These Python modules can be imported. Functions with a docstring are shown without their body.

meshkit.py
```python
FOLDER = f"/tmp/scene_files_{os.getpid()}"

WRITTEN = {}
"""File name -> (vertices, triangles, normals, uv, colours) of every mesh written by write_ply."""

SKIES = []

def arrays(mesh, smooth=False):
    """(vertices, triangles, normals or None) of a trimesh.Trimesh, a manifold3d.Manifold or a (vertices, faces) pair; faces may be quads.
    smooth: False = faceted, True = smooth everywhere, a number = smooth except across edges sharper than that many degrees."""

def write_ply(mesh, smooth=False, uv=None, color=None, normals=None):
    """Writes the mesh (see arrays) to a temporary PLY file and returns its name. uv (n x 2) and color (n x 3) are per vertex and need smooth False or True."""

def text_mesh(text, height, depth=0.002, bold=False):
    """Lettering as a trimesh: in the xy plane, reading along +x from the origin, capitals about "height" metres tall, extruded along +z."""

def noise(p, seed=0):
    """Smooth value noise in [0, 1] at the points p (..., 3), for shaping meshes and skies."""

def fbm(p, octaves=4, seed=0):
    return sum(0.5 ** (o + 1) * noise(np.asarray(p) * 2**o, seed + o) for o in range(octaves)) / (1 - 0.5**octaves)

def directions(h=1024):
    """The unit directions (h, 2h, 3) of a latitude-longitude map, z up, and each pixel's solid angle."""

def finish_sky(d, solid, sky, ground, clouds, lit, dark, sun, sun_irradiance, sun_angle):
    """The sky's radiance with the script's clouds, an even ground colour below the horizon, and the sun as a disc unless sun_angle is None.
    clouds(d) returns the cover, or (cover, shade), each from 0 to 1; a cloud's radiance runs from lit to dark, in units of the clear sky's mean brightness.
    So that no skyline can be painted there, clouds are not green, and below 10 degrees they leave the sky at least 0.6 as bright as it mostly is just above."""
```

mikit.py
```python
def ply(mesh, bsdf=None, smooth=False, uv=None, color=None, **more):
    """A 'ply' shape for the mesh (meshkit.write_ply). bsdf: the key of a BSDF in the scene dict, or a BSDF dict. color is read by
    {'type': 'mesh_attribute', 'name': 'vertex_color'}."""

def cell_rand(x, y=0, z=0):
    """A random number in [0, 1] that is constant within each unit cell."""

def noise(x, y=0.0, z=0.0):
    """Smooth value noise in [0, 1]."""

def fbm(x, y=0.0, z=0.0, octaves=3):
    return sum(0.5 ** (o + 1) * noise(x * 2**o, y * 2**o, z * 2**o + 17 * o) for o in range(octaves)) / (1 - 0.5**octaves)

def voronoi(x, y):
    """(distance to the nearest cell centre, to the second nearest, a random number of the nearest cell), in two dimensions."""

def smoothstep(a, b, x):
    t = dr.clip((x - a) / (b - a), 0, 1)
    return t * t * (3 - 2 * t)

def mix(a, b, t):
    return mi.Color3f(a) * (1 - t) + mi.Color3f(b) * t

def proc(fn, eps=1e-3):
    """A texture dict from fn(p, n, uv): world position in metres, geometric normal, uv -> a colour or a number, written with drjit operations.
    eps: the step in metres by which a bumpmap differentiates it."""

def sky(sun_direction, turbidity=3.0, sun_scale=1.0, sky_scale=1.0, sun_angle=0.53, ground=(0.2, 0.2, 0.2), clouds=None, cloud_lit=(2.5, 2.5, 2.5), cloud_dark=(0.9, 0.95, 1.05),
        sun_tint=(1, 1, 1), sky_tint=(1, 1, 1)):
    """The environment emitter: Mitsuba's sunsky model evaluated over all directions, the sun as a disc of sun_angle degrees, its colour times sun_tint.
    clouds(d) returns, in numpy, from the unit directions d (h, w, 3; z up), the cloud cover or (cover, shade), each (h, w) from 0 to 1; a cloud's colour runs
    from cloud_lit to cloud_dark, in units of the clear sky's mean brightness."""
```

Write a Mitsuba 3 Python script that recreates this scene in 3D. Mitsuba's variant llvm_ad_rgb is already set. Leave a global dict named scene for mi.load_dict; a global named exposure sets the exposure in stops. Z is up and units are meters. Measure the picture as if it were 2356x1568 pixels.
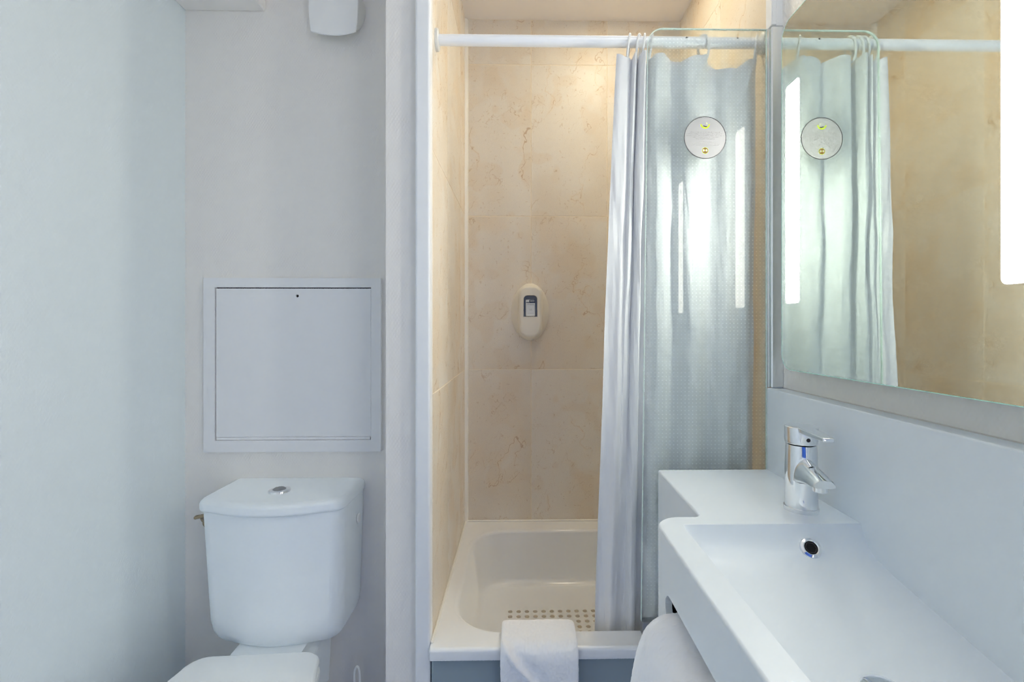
import math
import numpy as np
import trimesh
import manifold3d as m3
import shapely.geometry as sg
import drjit as dr
import mitsuba as mi
import mikit
import meshkit
from scipy.interpolate import PchipInterpolator, CubicSpline

T = mi.ScalarTransform4f
scene, labels = {}, {}

# ------------------------------------------------------------------ camera, daylight, exposure
H = 1.24                                   # height of the lens above the floor; all heights below are relative to it
YAW = math.atan(20 / 1094)
scene['camera'] = {
    'type': 'perspective', 'fov': 2 * math.degrees(math.atan(1178 / 1094)), 'fov_axis': 'x', 'near_clip': 0.02, 'far_clip': 100.0,
    'principal_point_offset_x': (1178 - 1217) / 2356, 'principal_point_offset_y': (784 - 752) / 1568,
    'to_world': T().look_at(origin=[0, 0, H], target=[math.sin(YAW), math.cos(YAW), H], up=[0, 0, 1]),
}
exposure = 0.36
scene['daylight'] = {'type': 'constant', 'radiance': {'type': 'rgb', 'value': [2.2, 2.28, 2.36]}}     # even fill light entering by the added doorway
STRIP_LIGHT = [23.0, 22.3, 20.0]           # the two lit strips of the mirror
FILL_LAMP_LIGHT = [18.0, 18.0, 17.5]         # fill light of the globe lamp added over the washbasin
SHOWER_FILL_LIGHT = [76.0, 67.0, 48.0]          # small downlight added over the tub to brighten the shower

# ------------------------------------------------------------------ materials
mix, smoothstep, fbm, noise = mikit.mix, mikit.smoothstep, mikit.fbm, mikit.noise


def rgb(*c):
    return {'type': 'rgb', 'value': list(c)}


def pr(name, color, rough=0.5, spec=0.5, metal=0.0, **k):
    c = color if isinstance(color, dict) else rgb(*color)
    scene[name] = {'type': 'twosided', 'bsdf': {'type': 'principled', 'base_color': c, 'roughness': rough, 'specular': spec, 'metallic': metal, **k}}


def bump(name, fn, bsdf, scale=1.0, eps=4e-4):
    scene[name] = {'type': 'twosided', 'bsdf': {'type': 'bumpmap', 'texture': mikit.proc(fn, eps), 'scale': scale, 'bsdf': bsdf}}


def plain_height(p, n, uv):
    return 0.00025 * fbm(p.x * 260 + p.z * 130, p.y * 260 - p.z * 170, 0, 2)


def marble(p, n, uv):
    u, v = uv.x, uv.y
    w1 = fbm(u * 9, v * 7, 1.7, 4) - 0.5
    w2 = fbm(u * 34, v * 30, 5.1, 3) - 0.5
    cloud = fbm(u * 4 + 3, v * 4, 9.0, 3)
    base = mix((0.725, 0.675, 0.595), (0.690, 0.615, 0.510), smoothstep(0.38, 0.66, cloud))
    base = mix(base, (0.710, 0.580, 0.430), 0.40 * smoothstep(0.58, 0.78, fbm(u * 7, v * 6, 21.0, 3)))
    g = noise(u * 900, v * 900)
    base = base * (0.965 + 0.07 * g)
    w3 = fbm(u * 90, v * 80, 8.1, 2) - 0.5
    f1 = dr.abs(fbm(u * 7.0 + 1.3 * w1 + 0.45 * w2 + 0.12 * w3, v * 2.6 + 0.5 * w1 + 0.2 * w2, 2.0, 2) - 0.5)
    m1 = smoothstep(0.38, 0.56, fbm(u * 9, v * 6, 33.0, 3))
    l1 = (1 - smoothstep(0.0004, 0.0050, f1)) * m1
    f2 = dr.abs(fbm(u * 17 + 1.2 * w1 + 1.3 * w2 + 0.5 * w3, v * 9 + 1.1 * w2 + 0.4 * w3, 12.0, 2) - 0.5)
    m2 = smoothstep(0.44, 0.62, fbm(u * 12 + 7, v * 11, 41.0, 3))
    l2 = (1 - smoothstep(0.001, 0.009, f2)) * m2
    f3 = dr.abs(fbm(u * 26 + 2.0 * w2 + 0.6 * w3, v * 26 + 2.0 * w2 + 0.6 * w3, 52.0, 2) - 0.5)
    m3_ = smoothstep(0.58, 0.70, fbm(u * 16 + 3, v * 14, 61.0, 2))
    l3 = (1 - smoothstep(0.001, 0.012, f3)) * m3_
    spots = smoothstep(0.80, 0.90, fbm(u * 120, v * 120, 71.0, 2))
    halo = (1 - smoothstep(0.0, 0.07, f1)) * m1
    base = mix(base, (0.70, 0.55, 0.37), 0.22 * halo)
    base = mix(base, (0.66, 0.53, 0.38), 0.26 * m3_)
    base = mix(base, (0.40, 0.25, 0.12), 0.62 * l1)
    base = mix(base, (0.42, 0.28, 0.14), 0.50 * l3)
    base = mix(base, (0.48, 0.36, 0.24), 0.35 * spots)
    return mix(base, (0.46, 0.32, 0.18), 0.40 * l2)


def terry_height(p, n, uv):
    return 0.0010 * fbm(p.x * 700 + 31 * p.y, p.y * 700, p.z * 700, 2)


def cloth_height(p, n, uv):
    return 0.0005 * fbm(p.x * 40, p.y * 40, p.z * 16, 3)


def glass_dots(p, n, uv):
    a, b = (p.x - 0.2) / 0.0087, p.z / 0.0087
    fa, fb = a - dr.floor(a) - 0.5, b - dr.floor(b) - 0.5
    d = dr.sqrt(fa * fa + fb * fb)
    inside = smoothstep(0.289, 0.292, p.x) * (1 - smoothstep(0.561, 0.564, p.x)) * (1 - smoothstep(1.90, 1.905, p.z)) * smoothstep(0.60, 0.605, p.z)
    return 0.028 * (1 - smoothstep(0.12, 0.20, d)) * inside + 0.010


def alu_rough(p, n, uv):
    return 0.20 + 0.08 * noise(p.x * 3, p.y * 40, p.z * 40)


pr('mat_wallpaper', (0.765, 0.745, 0.71), rough=0.55, spec=0.3)
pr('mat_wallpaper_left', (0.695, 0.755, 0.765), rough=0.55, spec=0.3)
bump('mat_ceiling_paint', plain_height, {'type': 'diffuse', 'reflectance': rgb(0.88, 0.855, 0.83)})
pr('mat_tile', mikit.proc(marble), rough=0.42, spec=0.35)
pr('mat_grout', (0.80, 0.70, 0.55), rough=0.8, spec=0.2)
pr('mat_caulk', (0.84, 0.82, 0.76), rough=0.4)
pr('mat_white_paint', (0.74, 0.745, 0.75), rough=0.4)
pr('mat_trim_white', (0.76, 0.775, 0.785), rough=0.35)
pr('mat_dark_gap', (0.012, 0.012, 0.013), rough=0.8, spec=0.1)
pr('mat_ceramic', (0.80, 0.85, 0.87), rough=0.10, spec=0.5, clearcoat=0.4, clearcoat_gloss=0.95)
pr('mat_seat', (0.84, 0.865, 0.86), rough=0.3)
pr('mat_enamel', (0.86, 0.875, 0.87), rough=0.14, spec=0.5)
pr('mat_grip', (0.42, 0.385, 0.32), rough=0.7)
pr('mat_tub_panel', (0.27, 0.335, 0.37), rough=0.42)
pr('mat_solid_surface', (0.69, 0.745, 0.785), rough=0.38, spec=0.4)
pr('mat_chrome', (0.86, 0.88, 0.90), rough=0.045, metal=1.0)
pr('mat_dark_metal', (0.33, 0.34, 0.35), rough=0.3, metal=1.0)
pr('mat_bronze', (0.36, 0.29, 0.20), rough=0.28, metal=1.0)
pr('mat_satin_aluminium', (0.80, 0.83, 0.85), rough=0.30, metal=1.0)
pr('mat_rod', (0.86, 0.88, 0.90), rough=0.42, metal=0.10, spec=0.5)
pr('mat_plastic_white', (0.82, 0.83, 0.82), rough=0.35)
pr('mat_plastic_grey', (0.66, 0.66, 0.63), rough=0.35)
pr('mat_dispenser', (0.74, 0.71, 0.63), rough=0.32)
pr('mat_dispenser_window', (0.20, 0.22, 0.24), rough=0.15)
pr('mat_pouch', (0.66, 0.70, 0.73), rough=0.25)
pr('mat_navy', (0.015, 0.03, 0.07), rough=0.4)
pr('mat_pale_print', (0.42, 0.45, 0.48), rough=0.5)
pr('mat_sticker', (0.33, 0.335, 0.34), rough=0.35)
pr('mat_ink', (0.014, 0.011, 0.014), rough=0.5)
pr('mat_ink_grey', (0.20, 0.20, 0.20), rough=0.5)
pr('mat_ink_faint', (0.29, 0.29, 0.285), rough=0.5)
pr('mat_lime', (0.50, 0.66, 0.02), rough=0.5)
pr('mat_leaf', (0.62, 0.72, 0.40), rough=0.5)
pr('mat_brown', (0.13, 0.07, 0.01), rough=0.5)
pr('mat_ink_white', (0.88, 0.88, 0.86), rough=0.5)
pr('mat_glass_edge', (0.58, 0.72, 0.66), rough=0.12, spec=0.6)
pr('mat_mirror_edge', (0.45, 0.84, 0.74), rough=0.15, spec=0.6)
pr('mat_floor', (0.19, 0.245, 0.36), rough=0.35)
pr('mat_door_blue', (0.03, 0.10, 0.42), rough=0.35)
pr('mat_door_frame', (0.10, 0.10, 0.11), rough=0.4)
bump('mat_curtain', cloth_height, {'type': 'principled', 'base_color': rgb(0.745, 0.75, 0.76), 'roughness': 0.7, 'specular': 0.2, 'sheen': 0.3}, eps=2e-3)
bump('mat_towel', terry_height, {'type': 'principled', 'base_color': rgb(0.86, 0.875, 0.90), 'roughness': 0.9, 'specular': 0.1, 'sheen': 0.6}, eps=5e-4)
scene['mat_pane'] = {'type': 'blendbsdf', 'weight': mikit.proc(glass_dots),
                     'a_bsdf': {'type': 'thindielectric', 'int_ior': 1.5, 'specular_reflectance': rgb(0.14, 0.135, 0.125), 'specular_transmittance': rgb(0.93, 0.978, 0.968)},
                     'b_bsdf': {'type': 'twosided', 'bsdf': {'type': 'diffuse', 'reflectance': rgb(0.85, 0.88, 0.87)}}}
scene['mat_mirror'] = {'type': 'twosided', 'bsdf': {'type': 'conductor', 'material': 'none', 'specular_reflectance': rgb(0.82, 0.88, 0.82)}}

# ------------------------------------------------------------------ mesh helpers (heights relative to the lens, +H at the end)


def numbered(key):
    if key not in scene and key not in labels:
        return key
    i = 1
    while f'{key}_{i:03d}' in scene or f'{key}_{i:03d}' in labels:
        i += 1
    return f'{key}_{i:03d}'


def thing(name, label, cat, group=None):
    key = numbered(name)
    labels[key] = {'label': label, 'category': cat}
    if group:
        labels[key]['group'] = group
    return key


def raw(mesh):
    if hasattr(mesh, 'to_mesh'):
        m = mesh.to_mesh()
        return np.array(m.vert_properties[:, :3]), np.array(m.tri_verts)
    if isinstance(mesh, (tuple, list)):
        return np.asarray(mesh[0], float), np.asarray(mesh[1], int)
    return np.array(mesh.vertices), np.array(mesh.faces)


def shape(mesh, mat, smooth=False, uv=None, **k):
    v, f = raw(mesh)
    v = v + [0, 0, H]
    return mikit.ply((v, f), mat, smooth=smooth, uv=uv, **k)


def part(parent, name, mesh, mat, smooth=False, label=None, uv=None, **k):
    key = numbered(f'{parent}__{name}')
    scene[key] = shape(mesh, mat, smooth, uv, **k)
    if label:
        labels[key] = {'label': label}
    return key


def single(name, mesh, mat, label, cat, smooth=False, group=None, **k):
    key = thing(name, label, cat, group)
    scene[key] = shape(mesh, mat, smooth, **k)
    return key


def struct(name, mesh, mat, label, smooth=False):
    scene[name] = shape(mesh, mat, smooth)
    labels[name] = {'label': label, 'kind': 'structure', 'category': name.split('_')[0]}
    return name


def box(x0, x1, y0, y1, z0, z1):
    b = trimesh.creation.box(extents=[x1 - x0, y1 - y0, z1 - z0])
    b.apply_translation([(x0 + x1) / 2, (y0 + y1) / 2, (z0 + z1) / 2])
    return b


def cbox(x0, x1, y0, y1, z0, z1, c=0.002):
    """chamfered box"""
    p = []
    for a in (0, 1):
        for b in (0, 1):
            for d in (0, 1):
                x, y, z = (x0, x1)[a], (y0, y1)[b], (z0, z1)[d]
                sx, sy, sz = 1 - 2 * a, 1 - 2 * b, 1 - 2 * d
                p += [[x, y + sy * c, z + sz * c], [x + sx * c, y, z + sz * c], [x + sx * c, y + sy * c, z]]
    return trimesh.convex.convex_hull(np.array(p))


def rbox(x0, x1, y0, y1, z0, z1, r, seg=20):
    """box with rounded edges"""
    s = m3.Manifold.sphere(r, seg)
    return m3.Manifold.batch_hull([s.translate([x, y, z]) for x in (x0 + r, x1 - r) for y in (y0 + r, y1 - r) for z in (z0 + r, z1 - r)])


def cyl(p0, p1, r0, r1=None, seg=32):
    r1 = r0 if r1 is None else r1
    p0, p1 = np.array(p0, float), np.array(p1, float)
    h = np.linalg.norm(p1 - p0)
    m = trimesh.creation.revolve(np.array([[0, 0], [r0, 0], [r1, h], [0, h]]), sections=seg)
    m.apply_transform(trimesh.geometry.align_vectors([0, 0, 1], (p1 - p0) / h))
    m.apply_translation(p0)
    return m


def lathe(profile, centre, axis=(0, 0, 1), seg=40):
    m = trimesh.creation.revolve(np.array(profile, float), sections=seg)
    m.apply_transform(trimesh.geometry.align_vectors([0, 0, 1], axis))
    m.apply_translation(centre)
    return m


def tube(pts, r, sides=10, closed=False):
    p = np.asarray(pts, float)
    n = len(p)
    t = (np.roll(p, -1, 0) - np.roll(p, 1, 0)) if closed else np.gradient(p, axis=0)
    t /= np.linalg.norm(t, axis=1, keepdims=True)
    a = np.cross(t[0], [0.31, 0.52, 0.79])
    a /= np.linalg.norm(a)
    A = []
    for i in range(n):
        a = a - t[i] * (a @ t[i])
        a /= np.linalg.norm(a)
        A.append(a)
    A = np.array(A)
    B = np.cross(t, A)
    ang = np.arange(sides) * 2 * np.pi / sides
    R = np.broadcast_to(r, (n,))[:, None, None]
    v = (p[:, None] + R * (np.cos(ang)[None, :, None] * A[:, None] + np.sin(ang)[None, :, None] * B[:, None])).reshape(-1, 3)
    f = []
    for i in range(n if closed else n - 1):
        i2 = (i + 1) % n
        for j in range(sides):
            k = (j + 1) % sides
            f += [[i * sides + j, i * sides + k, i2 * sides + k], [i * sides + j, i2 * sides + k, i2 * sides + j]]
    if not closed:
        for i, s in ((0, -1), (n - 1, 1)):
            v = np.vstack([v, p[i]])
            c = len(v) - 1
            for j in range(sides):
                k = (j + 1) % sides
                f.append([c, i * sides + j, i * sides + k] if s > 0 else [c, i * sides + k, i * sides + j])
    m = trimesh.Trimesh(v, f, process=False)
    return m


def loft(loops, cap0=True, cap1=True):
    """stitches closed loops with equally many points; caps as fans"""
    n = len(loops[0])
    v = np.vstack(loops)
    f = []
    for i in range(len(loops) - 1):
        j = np.arange(n)
        k = (j + 1) % n
        a, b = i * n, (i + 1) * n
        f += np.stack([a + j, a + k, b + k], 1).tolist() + np.stack([a + j, b + k, b + j], 1).tolist()
    for flag, i, s in ((cap0, 0, -1), (cap1, len(loops) - 1, 1)):
        if flag:
            v = np.vstack([v, np.mean(loops[i], axis=0)])
            c = len(v) - 1
            for j in range(n):
                k = (j + 1) % n
                f.append([c, i * n + j, i * n + k] if s > 0 else [c, i * n + k, i * n + j])
    return trimesh.Trimesh(v, f, process=False)


def rrect(x0, x1, y0, y1, r, q=12):
    """rounded rectangle, anticlockwise, 4*q points"""
    out = []
    for cx, cy, a0 in ((x1 - r, y1 - r, 0), (x0 + r, y1 - r, 90), (x0 + r, y0 + r, 180), (x1 - r, y0 + r, 270)):
        a = np.radians(np.linspace(a0, a0 + 90, q))
        out.append(np.stack([cx + r * np.cos(a), cy + r * np.sin(a)], 1))
    return np.vstack(out)


def at_z(loop, z):
    return np.column_stack([loop, np.full(len(loop), z)])


def in_xz(mesh, y, dx=0, dz=0):
    """a mesh drawn in xy (thickness along +z) stood upright: x -> x, y -> z, thickness towards the viewer (-y)"""
    v, f = raw(mesh)
    return np.column_stack([v[:, 0] + dx, y - v[:, 2], v[:, 1] + dz]), f


def extrude(poly, h):
    return trimesh.creation.extrude_polygon(poly, h, engine='earcut')


# ------------------------------------------------------------------ the setting
XL, XR, XW, YT, YB = -0.960, 0.592, 0.599, 1.380, 1.750       # left wall, right shower wall, papered wall, right wall, wall behind the toilet, back wall of the shower
XS = -0.2026                                       # tiled left wall of the shower
ZC, ZF, ZRIM = 1.130, -H, -0.7128                  # ceiling, floor, tub rim
YR = -1.05

struct('floor', box(XL - .05, XR + .05, YR - .6, 1.85, ZF - .05, ZF), 'mat_floor', 'blue grey vinyl floor of the bathroom')
struct('ceiling', box(XL - .05, XR + .05, YR, 1.85, ZC, ZC + .05), 'mat_ceiling_paint', 'painted plaster ceiling over the shower')
struct('wall_left', trimesh.util.concatenate([box(XL - .06, XL, YR, YT + .06, ZF, ZC), box(XL - .001, XL + .0012, YR, .80, ZF, ZC)]), 'mat_wallpaper_left', 'white left wall with woven wallpaper beside the toilet')
struct('wall_toilet', box(XL, -0.3107, YT, YT + .06, ZF, ZC), 'mat_wallpaper', 'white woven wallpaper wall behind the toilet')
struct('wall_partition', box(-0.3107, XS - .010, 1.106, 1.80, ZF, ZC), 'mat_wallpaper', 'narrow end of the partition between toilet and shower')
DY0, DY1, DZ = -0.90, 0.10, 0.86                   # unseen doorway added in the right wall to brighten the left wall
struct('wall_right', trimesh.util.concatenate([box(XW, XW + .06, YR, DY0, ZF, ZC), box(XW, XW + .06, DY0, DY1, DZ, ZC), box(XW, XW + .06, DY1, 1.083, ZF, ZC)]), 'mat_wallpaper', 'woven wallpaper wall around the mirror')
so = struct('soffit', cbox(XL, -0.7305, YR, YT, 0.905, ZC, 0.004), 'mat_wallpaper', 'boxed-in pipe run under the ceiling over the toilet')
struct('wall_rear', box(XL, XR, YR - .06, YR, ZF, ZC), 'mat_white_paint', 'rear wall of the bathroom')
struct('door_1', cbox(XR - .86, XR - .03, YR + .06, YR + .10, ZF + .01, DZ - .02, 0.003), 'mat_door_blue', 'unseen blue door leaf added for its reflection in the tap')  # unseen leaf, put in to give the chrome a blue reflection
struct('door_frame_1', trimesh.util.concatenate([cbox(XR - .01, XR + .07, DY0, DY0 + .04, ZF, DZ), cbox(XR - .01, XR + .07, DY1 - .04, DY1, ZF, DZ), cbox(XR - .01, XR + .07, DY0, DY1, DZ - .04, DZ)]), 'mat_door_frame', 'dark frame of the added doorway')

def wallpaper(wall, axis, plane, sign, a0, a1, z0, z1, mat):
    """sheet of woven glass-fibre wallpaper in low relief, 0.6 mm in front of the wall; axis 'x' runs along x, axis 'y' along y"""
    pu, pv = .0078, .0062
    na_, nz_ = max(2, int(round((a1 - a0) / (pu / 4))) + 1), max(2, int(round((z1 - z0) / (pv / 4))) + 1)
    A, Zz = np.meshgrid(np.linspace(a0, a1, na_), np.linspace(z0, z1, nz_), indexing='ij')
    row = np.floor(Zz / pv)
    h = np.abs(np.sin(math.pi * Zz / pv)) ** .7 * np.sin(2 * math.pi * (A / pu + .5 * (row % 2)))
    n2 = meshkit.noise(np.stack([A * 70, Zz * 70, 0 * A], -1), 2)
    h = RELIEF * h * (.55 + .9 * n2) + .0012 * (meshkit.fbm(np.stack([A * 7, Zz * 5, 0 * A + plane], -1), 2, 6) - .5)
    D = plane + sign * (.0012 + h)
    v_ = np.stack([A, D, Zz] if axis == 'x' else [D, A, Zz], -1).reshape(-1, 3)
    i_, j_ = np.meshgrid(np.arange(na_ - 1), np.arange(nz_ - 1), indexing='ij')
    k_ = (i_ * nz_ + j_).ravel()
    part(wall, 'wallpaper', (v_, np.vstack([np.stack([k_, k_ + nz_, k_ + nz_ + 1], 1), np.stack([k_, k_ + nz_ + 1, k_ + 1], 1)])), mat, True)


RELIEF = .00028
wallpaper('wall_toilet', 'x', YT, -1, XL + .001, -.3108, -1.06, .985, 'mat_wallpaper')
wallpaper('wall_left', 'y', XL, 1, .80, YT - .001, -.98, .99, 'mat_wallpaper_left')
wallpaper('wall_partition', 'x', 1.106, -1, -.3107, -.2360, -1.0, .90, 'mat_wallpaper')
wallpaper('wall_right', 'y', XW, -1, .36, 1.0725, -.1375, 1.0, 'mat_wallpaper')

rng = np.random.default_rng(5)
ROWS = [ZF, ZRIM + .0005 - 0.56 * 0 - 0.0, -0.1552, 0.4076, 0.9648, ZC]


def tiles(wall, axis, cuts, plane, sign):
    """one bevelled marble tile per joint cell. axis: 'x' (wall faces -y) or 'y' (wall faces +-x)"""
    g, t = 0.0011, 0.009
    for i in range(len(cuts) - 1):
        for j in range(len(ROWS) - 1):
            a0, a1, z0, z1 = cuts[i] + g, cuts[i + 1] - g, ROWS[j] + g, ROWS[j + 1] - g
            d = plane + rng.uniform(-.0002, .0002) * sign
            lo, hi = (d, d + t) if sign > 0 else (d - t, d)
            m = cbox(a0, a1, lo, hi, z0, z1, 0.0006) if axis == 'x' else cbox(lo, hi, a0, a1, z0, z1, 0.0006)
            v, f = raw(m)
            m = trimesh.Trimesh(v[f].reshape(-1, 3), np.arange(len(f) * 3).reshape(-1, 3), process=False)
            v = np.array(m.vertices)
            uv = np.column_stack([v[:, 0 if axis == 'x' else 1], v[:, 2]]) + rng.uniform(0, 40, 2)
            part(wall, 'tile', m, 'mat_tile', uv=uv)


w = struct('wall_back', box(XS - .01, XR + .01, YB + .0007, YB + .06, ZF, ZC), 'mat_grout', 'back wall of the shower in beige marble tiles')
tiles(w, 'x', [XS, 0.040, 0.3205, XR], YB, 1)
w = struct('wall_shower_left', box(XS - .010, XS - .0007, 1.106, YB + .05, ZF, ZC), 'mat_grout', 'left shower wall in beige marble tiles')
tiles(w, 'y', [1.106, 1.3317, 1.612, YB], XS, -1)
w = struct('wall_shower_right', box(XR + .0007, XR + .06, 1.083, YB + .05, ZF, ZC), 'mat_grout', 'right shower wall in beige marble tiles')
tiles(w, 'y', [1.083, 1.114, 1.396, 1.678, YB], XR, 1)

struct('trim_1', rbox(-0.2368, XS - .0002, 1.074, 1.108, ZF, ZC - .0005, 0.006), 'mat_trim_white', 'white profile on the corner of the partition', 30)
cp = [(XS, YB), (XS, YB - .012)] + [(XS + .012 * math.sin(a), YB - .012 * math.cos(a)) for a in np.radians([20, 45, 70])] + [(XS + .012, YB)]
v, f = raw(extrude(sg.Polygon(cp), ZC - .003 - ZRIM))
struct('trim_2', (v + [0, 0, ZRIM], f), 'mat_caulk', 'white sealant strip in the shower corner', 40)
struct('trim_3', trimesh.util.concatenate([cbox(.5715, .5835, 1.0700, 1.098, 0.686, ZC - .0005, 0.002), cbox(.5825, XW + .002, 1.0725, 1.098, 0.686, ZC - .0005, 0.001)]), 'mat_trim_white', 'white corner strip above the glass screen')

struct('trim_4', trimesh.util.concatenate([cbox(XS, XS + .007, 1.075, YB, ZRIM - .001, ZRIM + .006, .0025), cbox(XS, XR, YB - .007, YB, ZRIM - .001, ZRIM + .006, .0025)]), 'mat_caulk', 'white sealant bead between tub rim and tiles')

# ------------------------------------------------------------------ fill lamps added on the ceiling (out of the frame)
k = thing('ceiling_fill_lamp', 'small white globe lamp added as fill light on the ceiling over the washbasin', 'lamp')
part(k, 'base', lathe([[0, -.012], [.036, -.012], [.038, 0], [0, 0]], [.42, .585, ZC]), 'mat_plastic_white', 30)
part(k, 'globe', trimesh.creation.icosphere(3, .055).apply_translation([.42, .585, ZC - .064]), 'mat_plastic_white', True, emitter={'type': 'area', 'radiance': rgb(*FILL_LAMP_LIGHT)})
k = thing('ceiling_fill_downlight', 'small round downlight added as fill light in the shower ceiling over the tub', 'lamp')
part(k, 'rim', lathe([[.050, 0], [.050, -.006], [.062, -.004], [.066, 0]], [.32, 1.40, ZC]), 'mat_plastic_white', 30)
part(k, 'lens', lathe([[0, -.006], [.0498, -.005], [.0498, -.0005], [0, -.0005]], [.32, 1.40, ZC]), 'mat_plastic_white', 30, emitter={'type': 'area', 'radiance': rgb(*SHOWER_FILL_LIGHT)})

# ------------------------------------------------------------------ bathtub
tub = thing('bathtub', 'white enamel sit-in bathtub with dark front panel', 'bathtub')
X0, X1, Y0, Y1 = XS + .0005, XR - .0005, 1.056, YB - .0005
loops = [at_z(rrect(X0, X1, Y0 + .006, Y1, .004), ZRIM - .030), at_z(rrect(X0, X1, Y0, Y1, .004), ZRIM - .026)]
for a in np.radians([0, 25, 50, 75, 90]):
    e = .008 * (1 - math.cos(a))
    loops.append(at_z(rrect(X0 + e * .1, X1 - e * .1, Y0 + e, Y1 - e * .1, .004), ZRIM - .008 + .008 * math.sin(a)))
IX0, IX1, IY0, IY1, IR = -0.158, 0.545, 1.122, 1.668, 0.115
loops.append(at_z(rrect(IX0 - .012, IX1 + .012, IY0 - .012, IY1 + .012, IR + .012), ZRIM - .0002))
for a in np.radians([0, 20, 40, 60, 80]):
    e = .012 * math.sin(a)
    loops.append(at_z(rrect(IX0 - .012 + e, IX1 + .012 - e, IY0 - .012 + e, IY1 + .012 - e, IR + .012 - e), ZRIM - .0004 - .012 * (1 - math.cos(a))))
FX0, FX1, FY0, FY1, FZ = -0.118, 0.505, 1.160, 1.632, -0.888
for s in (0.25, 0.5, 0.75):
    q = lambda a, b: a + (b - a) * s
    loops.append(at_z(rrect(q(IX0, FX0 - .02), q(IX1, FX1 + .02), q(IY0, FY0 - .02), q(IY1, FY1 + .02), q(IR, .10)), q(ZRIM - .012, FZ + .03)))
for a in np.radians([0, 22, 45, 68, 90]):
    e = .03 * (1 - math.cos(a))
    loops.append(at_z(rrect(FX0 - .02 + e, FX1 + .02 - e, FY0 - .02 + e, FY1 + .02 - e, .10 - e * .6), FZ + .03 - .03 * math.sin(a)))
part(tub, 'basin', loft(loops, False, True), 'mat_enamel', 50)
part(tub, 'front_panel', rbox(XS + .002, XR - .002, 1.072, 1.090, ZF + .002, ZRIM - .031, 0.007), 'mat_tub_panel', 30, 'dark slate grey front panel below the rim')
dot = lathe([[0, .0006], [.0068, .0006], [.0072, 0], [0, 0]], [0, 0, 0], seg=16)
for j in range(7):
    for i in range(17):
        m = dot.copy()
        m.apply_translation([-.031 + .0259 * i, 1.485 - .0259 * j, FZ])
        part(tub, 'grip_dot', m, 'mat_grip')

# ------------------------------------------------------------------ toilet
TX = -0.633                                        # axis of the cistern
toi = thing('toilet', 'white close-coupled ceramic toilet with closed lid against the papered wall', 'toilet')


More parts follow.
